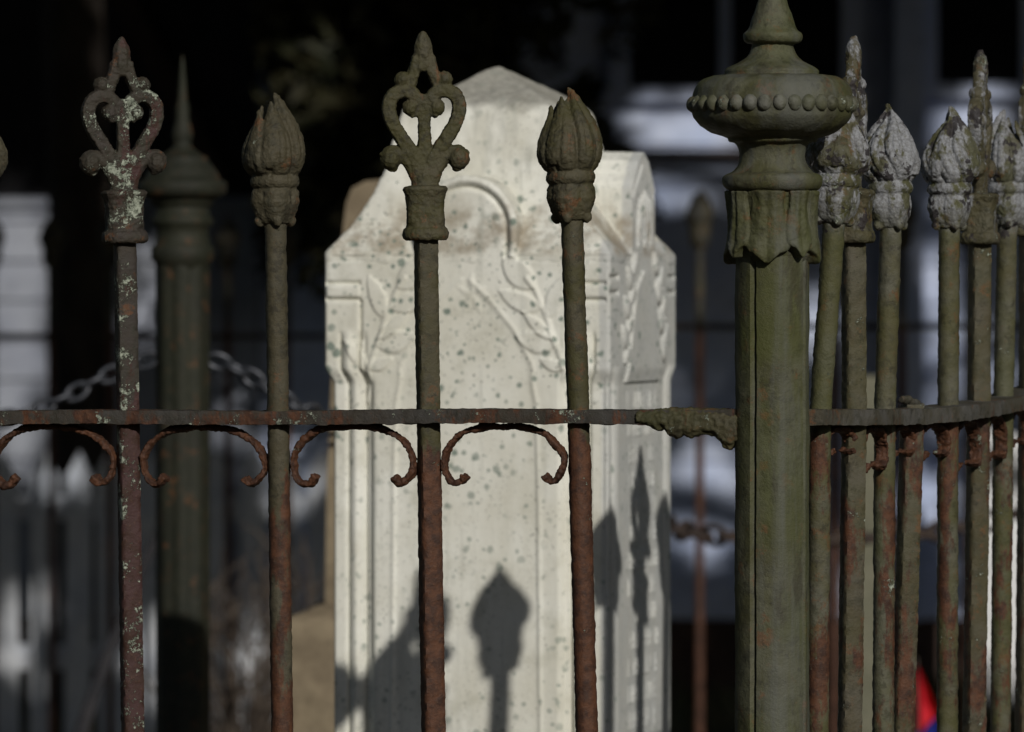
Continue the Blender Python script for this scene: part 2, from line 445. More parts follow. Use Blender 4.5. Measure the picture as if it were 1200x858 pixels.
def face(axis, half, other, rel, step):
    s = np.linspace(-half, half, int(2*half/step)+1)
    S, Z = np.meshgrid(s, zs); h = rel(S, Z) if rel else np.where(Z > ZE, -.09, -.004*(1-sstep(Z, zf(452), zf(430))))
    # rounded vertical corners
    h = h-.004*np.clip(1-(half-np.abs(S))/.004, 0, 1)**2
    return S, Z, h
cols = []
for (dx, dy), (tx, ty), half, other, rel, step in (((0, -1), (1, 0), HU, HN, front_relief, .0016), ((1, 0), (0, 1), HN, HU, side_relief, .0018), ((0, 1), (-1, 0), HU, HN, None, .03), ((-1, 0), (0, -1), HN, HU, None, .03)):
    S, Z, h = face(None, half, other, rel, step)
    # upper block inset of the whole shaft below: corners follow
    k = S/half*( .0)
    lim = np.where(Z > ZE+.0015, .066 if rel is front_relief else .0555, 9.0)
    S = np.clip(S, -lim, lim)
    X = tx*S+dx*(other+h); Y = ty*S+dy*(other+h)
    lowfac = -.009*(1-sstep(Z, zf(452), zf(430)))
    X += tx*S/half*lowfac; Y += ty*S/half*lowfac
    G = np.stack([X, Y, Z], -1)[:, :-1] if True else None
    cols.append(G)
G = np.concatenate(cols, 1); nz, ns = G.shape[:2]
me = bpy.data.meshes.new('shaft')
idx = np.arange(nz*ns).reshape(nz, ns)
a = idx[:-1, :]; b = np.roll(idx, -1, 1)[:-1, :]; c = np.roll(idx, -1, 1)[1:, :]; d = idx[1:, :]
quads = np.stack([a, b, c, d], -1).reshape(-1, 4)
me.from_pydata(G.reshape(-1, 3).tolist(), [], quads.tolist()); me.update(); smooth(me, 50)
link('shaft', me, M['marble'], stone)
# cap: shoulders flaring into a tapered block under a pyramid
mb = MB()
def sq(hu, hn, z): return [(-hu, -hn, z), (hu, -hn, z), (hu, hn, z), (-hu, hn, z)]
z_ = lambda py: P(600, py, 7.65).z
lv = [(HU, HN, zf(300)-.012), (HU, HN, ZE), (.168, .148, z_(278)), (.160, .138, z_(270)), (.146, .128, z_(250)), (.130, .120, z_(225)), (.116, .112, z_(200)), (.108, .107, z_(172)), (.099, .099, z_(134)), (.094, .094, z_(126)), (.004, .004, z_(77))]
mb.loft([[(x-.006*min(1, max(0, (z-ZE)/.15)), y, z) for x, y, z in sq(*l)] for l in lv])
me = rough(remesh(mb.mesh(), .0032, 3), [(18, .0028, 1), (70, .0012, 1)], 2)
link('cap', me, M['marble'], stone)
mb = MB()
for (a, b, z0, z1) in ((.25, .22, .0, .16), (.22, .19, .16, .26), (.195, .165, .26, .33)):
    mb.loft([sq(a, b, z0), sq(a, b, z1-.01), sq(a-.01, b-.01, z1)])
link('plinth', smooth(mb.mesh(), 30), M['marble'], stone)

# ------------------------------------------------------------------ iron fence corner geometry
UP = 1/1155.0
P0 = P(905, 400, 6.1); P0.z = 0
def t_front(px): k = (px-600)/F; return (P0.x-k*P0.y)/(math.cos(YAW)-k*math.sin(YAW))
def t_right(px): return px
def pf(t): return P0-U*t
RY = [(905, 6.1), (961, 6.215), (1001, 6.27), (1037, 6.38), (1069, 6.45), (1111, 6.53), (1147, 6.66), (1176, 6.78), (1207, 6.88), (1240, 6.99), (1268, 7.09), (1300, 7.2), (1420, 7.6)]
def pr(px):
    Y_ = float(np.interp(px, [a[0] for a in RY], [a[1] for a in RY])); p = P(px, 400, Y_); p.z = 0; return p

# torch finial (origin at the cup bottom)
def torch_mesh(seed, vox=.0011):
    rnd = random.Random(seed); mb = MB()
    cup = [(12, -10), (13, 0), (17, 1), (20.5, 6), (24, 14), (27.5, 26), (26.5, 38), (24.5, 43), (27, 44.5), (28.8, 48), (28.8, 53), (27, 57), (24, 59), (19, 62)]
    mb.lathe([(r*UP, z*UP) for r, z in cup], 56, fn=lambda a, z: 1+(.07*math.cos(4*a+.6)*(1 if z < 42*UP else .1)) - (.06*max(0, math.cos(8*a+1.2))**6 if z < 42*UP else 0))
    for k in range(4):
        a = k*math.pi/2-.15
        mb.ball((18.5*UP*math.cos(a), 18.5*UP*math.sin(a), 4*UP), 6.5*UP, 10, (1, 1, 1.1))
    H0, H1 = 56, 156
    base = [(0, 25), (.05, 31), (.14, 36), (.26, 39), (.38, 38.5), (.5, 35), (.62, 29.5), (.74, 22.5), (.85, 14.5), (.94, 8.5), (.985, 5), (1, 2.5)]
    tx = np.array([p[0] for p in base]); ty = np.array([p[1] for p in base])
    np_ = 7; hs = [1.0, .90, .81, .93, .86, .97, .84]; rnd.shuffle(hs)
    if seed == 2: hs = [1.0, .93, .80, .72, .80, .90, .97]
    i0 = hs.index(1.0)
    rings = []; nr = 90; nt_ = 140
    for i in range(nr+1):
        z = i/nr; ring = []
        for j in range(nt_):
            a = 2*math.pi*j/nt_
            u = (a/(2*math.pi)*np_ + .42*math.sin(z*2.8) + .16*math.sin(z*6+seed)) % np_
            kk = int(u); f = u-kk
            H = hs[kk]; nxt = hs[(kk+1) % np_]
            H = H*(1-max(0, f-.9)*10)+nxt*max(0, f-.9)*10
            # petals are widest apart at the top: round their tips
            Hh = H-.10*abs(f-.5)**2*4*z
            r = np.interp(min(z/Hh, 1), tx, ty)
            ridge = .84+.16*math.sin(min(f, .9)/.9*math.pi)**.5 - .055*max(0, math.cos(f*2*math.pi*3+.8*math.sin(z*7)))**2*min(1, z*3+.25)
            ring.append((r*ridge*math.cos(a)*UP+ (z**2)*1.5*UP, r*ridge*math.sin(a)*UP, (H0+(H1-H0)*z)*UP))
        rings.append(ring)
    mb.loft(rings)
    # separate tongues of flame standing off the bulb, each with its own tip
    tongues = [(192, 21, .80), (236, 12, .90), (150, 16, .85)] if seed == 2 else [(rnd.uniform(0, 360), rnd.uniform(4, 9), rnd.uniform(.80, .90)) for _ in range(3)]
    for th, rt, H in tongues:
        rings = []; a0 = math.radians(th)
        for i in range(26):
            sv = i/25; z = .10+(H-.10)*sv; rc = (1-sv**2.6)*np.interp(z, tx, ty)*.885+sv**2.6*rt
            w_ = 14*(1-sv**1.7)**.8*min(1, .35+sv*3)+1.2; tk = 6*(1-sv)**.45+1.2; aa = a0+.22*math.sin(z*4)
            ring = []
            for j in range(14):
                q = 2*math.pi*j/14; tt = w_*math.cos(q); rr_ = rc+tk*math.sin(q)*(1-.22*abs(math.sin(q*3)))-tt*tt/52
                ring.append(((rr_*math.cos(aa)-tt*math.sin(aa))*UP+(z**2)*1.5*UP, (rr_*math.sin(aa)+tt*math.cos(aa))*UP, (H0+(H1-H0)*z)*UP))
            rings.append(ring)
        mb.loft(rings)
    me = remesh(mb.mesh(), vox, 1)
    return rough(me, [(50, .0006, 1), (190, .0007, 1), (480, .0006, 1)], seed)
# spear finial, drawn in the x-z plane; coordinates in picture units from the socket foot
def spear_mesh(seed, vox=.0011):
    mb = MB(); cx = 498.0; by = 280.0
    def q(x, y, d=0): return ((x-cx)*UP, d*UP, (by-y)*UP)
    # socket: square sleeve with bottom bead and flared top
    prof = [(24, 0), (26.5, 3), (27, 8), (25.5, 13), (22.5, 15), (22, 22), (21.5, 40), (23, 52), (26, 60), (23, 63), (14, 64)]
    rings = []
    for r, z in prof:
        ring = []
        for j in range(32):
            a = 2*math.pi*(j+.5)/32; ca, sa = math.cos(a), math.sin(a); k = min(1/max(abs(ca), abs(sa)), 1.22 if z > 15 else 1.1)
            ring.append((r*k*ca*UP, r*k*sa*UP*.92, z*UP))
        rings.append(ring)
    mb.loft(rings)
    mb.tube(cr([q(498, 225), q(498, 190), q(498, 155), q(498, 125), q(498, 108)]), [10*UP]*6+[8*UP]*6+[7.5*UP]*6+[8*UP]*6+[6*UP], 12, .9, (0, 1, 0), True)
    for s in (-1, 1):
        X = lambda x: cx+s*(cx-x)
        # heart scroll
        pts = cr([q(X(492), 205), q(X(487), 184), q(X(473), 162), q(X(460), 140), q(X(456.5), 122), q(X(462), 109), q(X(474), 104), q(X(485), 108), q(X(491), 118), q(X(488), 128), q(X(481), 131)], 7)
        m = len(pts); mb.tube(pts, [(8.3 if i < m*.6 else 8.3-2.4*(i/m-.6)/.4)*UP for i in range(m)], 12, 1.05, (0, 1, 0), True)
        mb.ball(q(X(482.5), 124), 10*UP, 12, (1, 1.15, 1))
        # lower wing with a drop ball
        pts = cr([q(X(493), 232), q(X(489), 214), q(X(483), 196), q(X(472), 181), q(X(459), 176), q(X(450), 184)], 7)
        m = len(pts); mb.tube(pts, [(7+1.5*i/m)*UP for i in range(m)], 12, 1.0, (0, 1, 0))
        mb.ball(q(X(458), 184), 13*UP, 12, (1, 1.15, 1.05)); mb.ball(q(X(460), 193), 7*UP, 10)
        # ball of the crown and leg of the blade
        mb.ball(q(X(473), 91), 9.6*UP, 12, (1, 1.1, 1))
        mb.tube(cr([q(X(472), 93), q(X(480), 98), q(X(485), 88), q(X(489), 76), q(X(491.5), 64)], 5), [7.2*UP]*21, 10, 1.0, (0, 1, 0), True)
        mb.ball(q(X(480), 102), 6*UP, 10)
    rings = []
    for w_, d_, y in ((9.5, 7, 81), (11, 8.5, 75), (11, 9, 62), (10.6, 9, 52), (8.5, 7, 44), (4.5, 4.5, 37), (2, 2.5, 34)):
        rings.append([q(cx-w_, y, -d_*.35), q(cx-w_*.45, y, -d_), q(cx+w_*.45, y, -d_), q(cx+w_, y, -d_*.35), q(cx+w_, y, d_*.35), q(cx+w_*.45, y, d_), q(cx-w_*.45, y, d_), q(cx-w_, y, d_*.35)])
    mb.loft(rings)
    me = remesh(mb.mesh(), vox, 1)
    return rough(me, [(50, .0005, 1), (200, .0008, 1), (480, .0007, 1)], seed)
TORCH = [torch_mesh(s) for s in (2, 5, 11)]
SPEAR = [spear_mesh(1), spear_mesh(8)]
def bar_mesh(kind, top, bot, sl_up, sl_dn, seed, r):
    """bar from bot to top about the rail crossing at z=0; slopes are sideways lean above and below it"""
    mb = MB(); rings = []; fine = .0035; n = 20
    z = bot; zl = []
    while z < top: zl.append(z); z += fine if z > -.50 else .03
    zl.append(top)
    for z in zl:
        ox = z*(sl_up if z > 0 else sl_dn); ring = []
        for j in range(n):
            a = 2*math.pi*(j+.5)/n; ca, sa = math.cos(a), math.sin(a)
            k = min(1/max(abs(ca), abs(sa)), 1.28 if kind == 'spear' else 1.06)
            ring.append((ox+r*ca*k, r*sa*k, z))
        rings.append(ring)
    mb.loft(rings); me = mb.mesh()
    rough(me, [(20, .0005, 1), (90, .0006, 1), (230, .0006, 1), (520, .0006, 1)], seed)
    return smooth(me, 62)
def picket(fence, kind, pt, zr, mat, fmat, yaw, su=0, sd=0, fin=0, seed=1, top=None, fyaw=None, fs=1.0, bot=-1.10, simple=None):
    """one upright of the fence with its finial as sub-part; lean is across the picture plane of the fence"""
    half = .0108
    h = .198 if kind == 'torch' else .180
    if top is None: top = h+.012
    inv = fence.matrix_world.inverted() if False else None
    o = link('picket', bar_mesh(kind, top, bot, su, sd, seed, half) if simple is None else simple, mat, fence)
    o.location = (pt.x-fence.location.x, pt.y-fence.location.y, zr-fence.location.z)
    o.rotation_euler = (0, 0, 0)
    # square bars stand turned; lean is kept sideways by rotating the section, not the object
    if simple is None:
        c, s_ = math.cos(yaw), math.sin(yaw)
        for v in o.data.vertices:
            lean = v.co.z*(su if v.co.z > 0 else sd); x = v.co.x-lean; y = v.co.y
            v.co.x = x*c-y*s_+lean; v.co.y = x*s_+y*c
        o.data.update()
    if fin is not None:
        src = (TORCH if kind == 'torch' else SPEAR)[fin]
        me = src.copy(); f = link('torch_finial' if kind == 'torch' else 'spear_finial', me, fmat, o)
        f.location = (h*su, 0, h); f.rotation_euler = (0, math.atan(su), fyaw if fyaw is not None else yaw); f.scale = (fs, fs, fs)
    return o
def rail_mesh(pts, hh, hd, seed, cross, flakes=1.0):
    """flat rail along pts (3D), half height hh, half depth hd along horizontal normal cross"""
    fine = []; pts = [Vector(p) for p in pts]
    for a, b in zip(pts[:-1], pts[1:]):
        m = max(2, int((b-a).length/.003))
        fine += [a.lerp(b, i/m) for i in range(m)]
    fine.append(pts[-1]); rings = []
    for p in fine:
        ring = []
        for (s, t) in ((-1, -1), (-.33, -1.04), (.33, -1.04), (1, -1), (1.02, -.3), (1.02, .3), (1, 1), (.33, 1.03), (-.33, 1.03), (-1, 1), (-1.02, .3), (-1.02, -.3)):
            q = p+cross*hd*s+Vector((0, 0, hh*t))
            if t < -.9: q.z -= flakes*.0035*max(0, noise.noise(p*55+Vector((seed, s, 0)))-.05)
            ring.append(q)
        rings.append(ring)
    mb = MB(); mb.loft(rings); me = mb.mesh()
    rough(me, [(40, .0006, 1), (150, .0009, 1), (380, .0007, 1)], seed)
    return smooth(me, 50)
def scroll_mesh(dirv, pitch, seed, chop=False):
    """C scroll hanging under the rail; dirv horizontal unit vector along the fence, origin under the left upright"""
    k = pitch/177.0
    L = [(47, 63 - 497+434), (0, 0)]
    pts = [(45, 57), (39, 65), (29, 66), (21, 57), (17.5, 44), (20, 31), (28, 19), (40, 9), (54, 3), (72, 1), (90, 0), (106, 1), (121, 3), (137, 9), (150, 19), (159, 33), (160.5, 48), (154, 60), (144, 64), (138, 57)]
    if chop: pts = pts[6:]
    pp = cr([tuple(dirv*(x*k))+() for x, y in pts], 1)
    r0 = random.Random(seed+5); P3 = [Vector((dirv.x*x*k, dirv.y*x*k, -y*k*.98-.002)) for x, y in [(x+r0.uniform(-1.6, 1.6), y+r0.uniform(-1, 1)) for x, y in pts]]
    B = Vector((-dirv.y, dirv.x, 0))
    mb = MB(); c = cr(P3, 6); m = len(c)
    rnd = random.Random(seed); rad = [.0031+.0011*math.exp(-(min(i, m-1-i)/4)**2)+rnd.uniform(-.0001, .0002) for i in range(m)]
    mb.tube(c, rad, 10, 2.2, B, True)
    me = remesh(mb.mesh(), .0011, 0)
    rough(me, [(45, .0018, 1), (110, .0009, 1), (260, .0013, 1), (520, .0006, 1)], seed)
    return me

front = empty('iron_fence', pf(.4), 'rusty iron fence panel crossing in front of the white gravestone', 'iron fence')
def zr_front(px): return P(px, 489.3-(px/860)*2.0, pf(t_front(px)).y).z
FP = [(-200, 'torch', 'iron_b', 0, -.014, .0), (-25, 'torch', 'iron_b', 1, -.012, -.01), (150, 'spear', 'iron_lich', 0, -.018, -.014), (326, 'torch', 'iron_b', 0, -.014, -.012),
      (502, 'spear', 'iron', 1, -.014, -.016), (678, 'torch', 'iron', 0, -.034, -.026)]
M['rodlow'] = M['iron_b']
for i, (px, kind, mt, fin, su, sd) in enumerate(FP):
    pt = pf(t_front(px))
    picket(front, kind, pt, zr_front(px), M[mt], M[mt], R(19), su, sd, fin, 20+i, fyaw=R(-4+[0, 60, 9, 22, 2, -6][i]) if kind == 'torch' else R([0, 0, 14, 0, 3, 0][i]))
pts = []
for px in list(range(-260, 860, 40))+[866]:
    p = pf(t_front(px)); p.z = zr_front(px)+.0008*math.sin(px/70)
    pts.append(p-Vector((front.location.x, front.location.y, 0)))
link('rail', rail_mesh(pts, .0068, .021, 3, N), M['rail'], front)
low = [Vector((p.x, p.y, .22)) for p in (pts[0], pts[-1])]
link('rail', rail_mesh(low, .0075, .018, 4, N, 0), M['rail'], front)
for i in range(5):
    a, b = FP[i][0], FP[i+1][0]; pa, pb = pf(t_front(a)), pf(t_front(b)); dv = (pb-pa); L_ = dv.length
    o = link('scroll', scroll_mesh(dv.normalized(), L_, 50+i), M['scroll'], front)
    o.location = (pa.x-front.location.x, pa.y-front.location.y, zr_front((a+b)/2)-.0078)
# rusted-out end of the rail at the corner post
mb = MB(); rings = []
tb = [(752, 481, 497), (768, 480, 499), (776, 479, 505), (783, 478.5, 501), (788, 478.5, 511), (798, 478, 514), (806, 478, 509), (815, 478, 513), (830, 478, 508), (842, 479, 511), (849, 479, 517), (855, 480, 526), (861, 483, 527), (870, 488, 512)]
xs_ = np.arange(752, 870, 3.0)
for x in xs_:
    y0 = np.interp(x, [t[0] for t in tb], [t[1] for t in tb]); y1 = np.interp(x, [t[0] for t in tb], [t[2] for t in tb])
    p = pf(t_front(x)); c_ = p+N*.019
    za, zb = P(x, y0, p.y).z, P(x, y1, p.y).z
    rings.append([c_+Vector((0, 0, zb))-front.location*1, c_+N*.006+Vector((0, 0, zb*.75+za*.25))-front.location, c_+N*.006+Vector((0, 0, zb*.25+za*.75))-front.location, c_+Vector((0, 0, za))-front.location, c_-N*.014+Vector((0, 0, za))-front.location, c_-N*.014+Vector((0, 0, zb))-front.location])
mb.loft(rings)
me = rough(remesh(mb.mesh(), .0013, 0), [(35, .0012, 1), (90, .0013, 1), (240, .0014, 1), (500, .0006, 1)], 6)
M['clamp'] = iron('iron_clamp', base=(.055, .048, .026), base2=(.05, .042, .027), topr=.50, lowr=.55, lichen=-.6, green=.3, off=53)
cl_ = link('rail_bracket', me, M['clamp'], front); tag(cl_, 'rusted away bracket end of the rail')

right = empty('iron_fence', pr(1080), 'iron fence panel running back right of the corner post, pale paint flaking off finials', 'iron fence')
RT = [(900, 489), (946, 489), (1000, 489), (1047, 488.3), (1085, 486.5), (1113, 483.5), (1148, 478.5), (1181, 471.5), (1200, 465), (1225, 458), (1260, 451), (1300, 446), (1400, 446)]
def zr_right(px):
    y = np.interp(px, [r[0] for r in RT], [r[1] for r in RT]); return P(px, y, pr(t_right(px)).y).z
RP = [(961, 'torch', 1, .072, .006, 1.0, 20), (1001, 'spear', 0, -.004, .013, 1, 0), (1037, 'torch', 1, .030, .004, .97, 130), (1069, 'spear', None, .0, .03, 1, 0), (1111, 'torch', 2, .006, .001, .97, 300),
      (1147, 'spear', 1, .006, .013, 1, 0), (1176, 'torch', 0, .02, .008, .96, 190), (1207, 'spear', 0, .0, .01, 1, 0), (1240, 'torch', 1, 0, 0, 1, 10), (1268, 'spear', 1, 0, 0, 1, 0), (1300, 'torch', 2, 0, 0, 1, 80)]
for i, (px, kind, fin, su, sd, fs__, fy) in enumerate(RP):
    pt = pr(t_right(px)); mt = 'iron_r' if kind == 'torch' else 'iron_r2'
    zz = zr_right(px)
    # finial heights read from the picture, rails sag independently of them
    o = picket(right, kind, pt, zz, M[mt], M[mt], R(20), su, sd, fin, 60+i, fyaw=R(fy) if kind == 'torch' else R(76), fs=fs__, top=None if fin is not None else .012)
    if fin is None: tag(o, 'upright broken off just above the rail')
pts = []
for px in np.arange(938, 1310, 12):
    p = pr(t_right(px)); p.z = zr_right(px); pts.append(p-Vector((right.location.x, right.location.y, 0)))
link('rail', rail_mesh(pts, .0078, .023, 13, U, .5), M['rail_r'], right)
link('rail', rail_mesh([Vector((p.x, p.y, .22)) for p in (pts[0], pts[-1])], .0075, .018, 14, U, 0), M['rail_r'], right)
pts = []
for i in range(0, len(RP)-1):
    a, b = RP[i][0], RP[i+1][0]; pa, pb = pr(t_right(a)), pr(t_right(b)); dv = pb-pa
    o = link('scroll', scroll_mesh(Vector((dv.x, dv.y, 0)).normalized(), dv.length, 80+i), M['scroll'], right)
    o.location = (pa.x-right.location.x, pa.y-right.location.y, (zr_right(a)+zr_right(b))/2-.010)
# scrap of bar lying on the rail beside the broken upright
mb = MB(); pa = pr(t_right(1056)); pb = pr(t_right(1082))
A = Vector((pa.x, pa.y, zr_right(1056)+.018))-right.location; B_ = Vector((pb.x, pb.y, zr_right(1082)+.010))-right.location
mb.tube([A, A.lerp(B_, .3)+Vector((0, 0, .001)), A.lerp(B_, .6), B_], [.0035, .005, .0045, .002], 8)
link('broken_stub', rough(remesh(mb.mesh(), .0012, 0), [(120, .002, 1)], 4), M['rail_r'], right)

# ------------------------------------------------------------------ corner post
post = empty('fence_post', P0, 'thick mossy cast iron corner post with beaded urn top and leaf capital', 'fence post', YAW)
PU = 6.1/F
zp = lambda py: P(905, py, 6.1).z
mb = MB(); rings = []
s8 = .0315
def post_section(k=1.0):
    pts = []
    # octagon (faces square to the fence) with slightly bowed faces and a channel by the left arris of the front face
    for i in range(8):
        a0 = -math.pi/2-math.pi/8+i*math.pi/4; a1 = a0+math.pi/4
        A = Vector((math.cos(a0), math.sin(a0))); B = Vector((math.cos(a1), math.sin(a1)))
        for j in range(8):
            t = j/8; p = A.lerp(B, t)*(.0377*k); bow = 1+.05*math.sin(math.pi*t)
            q = p*bow
            if i % 2 == 0 and abs(t-.08) < .07: q = q*.86
            pts.append((q.x, q.y))
    return pts
sec = post_section()
zz = 0
rings = []
while zz < zp(305)+.01:
    rings.append([(x, y, zz) for x, y in sec]); zz += .006 if zz > .8 else .05
mb.loft(rings); me = mb.mesh(); rough(me, [(12, .0010, 1), (60, .0007, 1), (200, .0004, 1)], 31)
link('shaft', smooth(me, 30), M['post'], post)
# capital core, neck, urn, spire
core = [(30, 312), (40, 306), (45, 300), (46, 270), (47, 240), (50, 226), (49, 223)]
mb = MB(); mb.lathe([(r*PU, zp(y)) for r, y in core], 56, fn=lambda a, z: 1+.05*math.cos(4*(a)))
# acanthus leaves: convex sheets with scalloped feet wrapped round the core, melted into one casting
for k in range(8):
    a0 = k*math.pi/4-math.pi/2+.12; big = k % 2 == 0
    hw = 24 if big else 16; top = 224; bot = 306 if big else 299; rr = 47.5 if big else 50
    ni, nj = 44, 26; fs = []; flat = []
    for side in (0, 1):
        for i in range(ni+1):
            t = i/ni
            wv = hw*(.84+.26*t-.10*math.sin(t*math.pi*2.2))*(1 if t < .86 else .72+.28*math.sqrt(max(0, 1-((t-.86)/.14)**2)))
            for j in range(nj+1):
                s_ = -1+2*j/nj
                b_ = bot-10*s_*s_+3.0*math.cos(s_*math.pi*1.5)
                a = a0+s_*wv/rr
                out = 4.2-3.2*math.sin(math.pi*min(1, t*1.05))+3.2*t**3-5*max(0, t-.9)*10*.35+5.5*(1-s_**4)-.9*math.cos(s_*math.pi*3)*(1-t*.6)-1.2*math.exp(-(s_/.06)**2)*t
                r_ = rr-2+out if side == 0 else rr-7
                flat.append((r_*math.cos(a)*PU, r_*math.sin(a)*PU, zp(top+(b_-top)*t)))
    w_ = nj+1; off = (ni+1)*w_
    for s_ in (0, 1):
        for i in range(ni):
            for j in range(nj):
                q = s_*off+i*w_+j; fs.append((q, q+1, q+w_+1, q+w_))
    for i in range(ni):
        for j in (0, nj): q = i*w_+j; fs.append((q, q+w_, q+w_+off, q+off))
    for j in range(nj):
        for i in (0, ni): q = i*w_+j; fs.append((q, q+1, q+1+off, q+off))
    mb.add(flat, fs)
me = rough(remesh(mb.mesh(), .0010, 2), [(45, .0010, 1), (140, .0006, 1), (380, .0004, 1)], 3)
link('capital', me, M['post'], post)
urn = [(44, 224), (52, 223), (57, 219), (59, 213), (58, 207), (54, 204), (48, 202), (43, 197), (40, 190), (39, 182), (40, 174), (44, 168), (51, 166), (53, 162), (58, 160), (72, 155), (84, 147), (91, 139), (93, 134),
       (94, 128), (94, 115), (93, 110), (91, 103), (86, 96), (78, 91), (68, 88.5), (56, 88), (55, 83), (50, 79), (40, 74), (31, 68), (26, 60), (24.5, 52), (31, 50), (34, 46), (34, 40), (30, 36), (27, 30), (22, 15), (17, 0), (12, -22), (9, -40), (14, -46), (15, -54), (9, -62), (5, -80), (1, -100)]
mb = MB(); prof = cr([(r*PU, 0, zp(y)) for r, y in urn], 3)
mb.lathe([(max(p.x, .0005), p.z) for p in prof], 96)
me = mb.mesh(); rough(me, [(30, .0009, 1), (90, .0009, 1), (260, .0005, 1)], 5)
link('urn', smooth(me, 60), M['post'], post)
mb = MB()
for k in range(34):
    a = 2*math.pi*k/34+.05; mb.ball((92.5*PU*math.cos(a), 92.5*PU*math.sin(a), zp(122.5)), 9.2*PU, 12, (.95, .95, 1.05))
me = mb.mesh(); rough(me, [(110, .0009, 1), (300, .0004, 1)], 9)
M['bead'] = iron('iron_beads', base=(.075, .074, .045), base2=(.13, .13, .115), topr=.25, lichen=.2, green=.4, off=61)
link('bead_row', smooth(me, 0), M['bead'], post)

# ------------------------------------------------------------------ brown sandstone headstone behind the white one
Yb = 9.5
hs = empty('headstone', P(470, 400, Yb)-Vector((0, 0, P(470, 400, Yb).z)), 'brown sandstone headstone mostly hidden behind the white gravestone, on a tan block', 'headstone', R(-8))
mb = MB(); ox = hs.location.x
out = [(386, 715), (388, 560), (396, 400), (408, 262), (411, 238), (418, 221), (433, 213), (480, 208), (540, 210), (560, 230), (570, 400), (575, 715)]
fr = []
for x, y in out:
    p = P(x, y, Yb); fr.append((p.x-ox, p.z))
mb.loft([[(x, d, z) for x, z in fr] for d in (-.05, -.042, .042, .05)])
link('slab', smooth(mb.mesh(), 30), M['sandstone'], hs)
mb = MB(); x0 = P(342, 800, Yb).x-ox; x1 = P(640, 800, Yb).x-ox; zt = P(400, 712, Yb).z
mb.loft([[(x0, -.14, z), (x1, -.14, z), (x1, .14, z), (x0, .14, z)] for z in (0, zt-.03)]+[[(x0+.012, -.13, zt-.008), (x1-.012, -.13, zt-.008), (x1-.012, .13, zt-.008), (x0+.012, .13, zt-.008)], [(x0+.05, -.09, zt+.01), (x1-.05, -.09, zt+.01), (x1-.05, .09, zt+.01), (x0+.05, .09, zt+.01)]])
link('base', rough(remesh(mb.mesh(), .009, 1), [(9, .008, 1), (50, .003, 1)], 3), M['sandstone'], hs)

# ------------------------------------------------------------------ old chain posts and chains
Yo = 9.3; oc = P(214, 400, Yo); oc.z = 0; ou = Yo/F
zo = lambda py: P(214, py, Yo).z
op = empty('chain_post', oc, 'slim green-grey iron post with spiked dome top and chains, left of the gravestone', 'post')
mb = MB()
mb.lathe([(max(r, .4)*ou, zo(y)) for r, y in [(30, 1140+300), (30, 306)]], 40, fn=lambda a, z: 1+.09*math.cos(8*a)) if False else None
rings = []
for z in np.arange(0, zo(300), .03):
    rings.append([(29*ou*(1+.10*abs(math.cos(4*a)))*math.cos(a), 29*ou*(1+.10*abs(math.cos(4*a)))*math.sin(a), z) for a in [2*math.pi*j/48 for j in range(48)]])
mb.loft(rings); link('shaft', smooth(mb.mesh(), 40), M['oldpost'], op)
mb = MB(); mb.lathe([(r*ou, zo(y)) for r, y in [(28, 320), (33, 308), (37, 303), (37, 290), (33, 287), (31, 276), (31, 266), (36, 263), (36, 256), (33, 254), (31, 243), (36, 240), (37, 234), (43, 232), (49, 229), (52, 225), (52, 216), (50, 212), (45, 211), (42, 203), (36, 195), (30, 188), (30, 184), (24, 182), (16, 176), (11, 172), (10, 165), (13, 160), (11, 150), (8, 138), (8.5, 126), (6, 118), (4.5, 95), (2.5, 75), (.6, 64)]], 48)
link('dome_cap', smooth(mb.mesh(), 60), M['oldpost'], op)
def chain(name, pts, L, wr, mat, label, group=None):
    c = cr(pts, 24); d = [0]
    for a, b in zip(c[:-1], c[1:]): d.append(d[-1]+(b-a).length)
    mb = MB(); s = 0; k = 0
    while s < d[-1]-L*.5:
        def at(q):
            q = min(max(q, 0), d[-1]); i = max(j for j in range(len(d)) if d[j] <= q); i = min(i, len(c)-2)
            return c[i].lerp(c[i+1], (q-d[i])/(d[i+1]-d[i]))
        a, b = at(s), at(s+L); t = (b-a).normalized(); m = (a+b)/2
        side = t.cross(Vector((0, 1, 0))).normalized() if k % 2 == 0 else Vector((0, 1, 0))
        side = (side-t*side.dot(t)).normalized(); side = (side+.25*t.cross(side)).normalized()
        ring = [m+t*math.cos(q)*L*.56+side*math.sin(q)*L*.33 for q in [2*math.pi*j/16 for j in range(16)]]
        rings = []; nn = t.cross(side)
        for i, p in enumerate(ring):
            tt = (ring[(i+1) % 16]-ring[i-1]).normalized(); o1 = tt.cross(nn).normalized()
            rings.append([p+(o1*math.cos(q)+nn*math.sin(q))*wr for q in [2*math.pi*j/8 for j in range(8)]])
        rings.append(rings[0]); mb.loft(rings, caps=False)
        s += L*.86; k += 1
    o = link(name, smooth(mb.mesh(), 0), mat); return tag(o, label, 'chain', group)
PA = lambda x, y, Y: P(x, y, Y)
chain('chain', [PA(184, 418, Yo), PA(150, 430, Yo), PA(110, 448, Yo), PA(60, 474, Yo), PA(-40, 500, Yo), PA(-160, 500, Yo), PA(-300, 420, Yo)], .034, .0042, M['chain'], 'pale steel chain sagging away to the left from the domed iron post')
chain('chain', [PA(244, 420, Yo), PA(270, 428, Yo), PA(300, 445, Yo), PA(345, 475, Yo), PA(410, 492, 9.4), PA(470, 480, 9.43)], .034, .0042, M['chain'], 'pale steel chain sagging from the domed iron post toward the gravestone')
Yc = 11.2
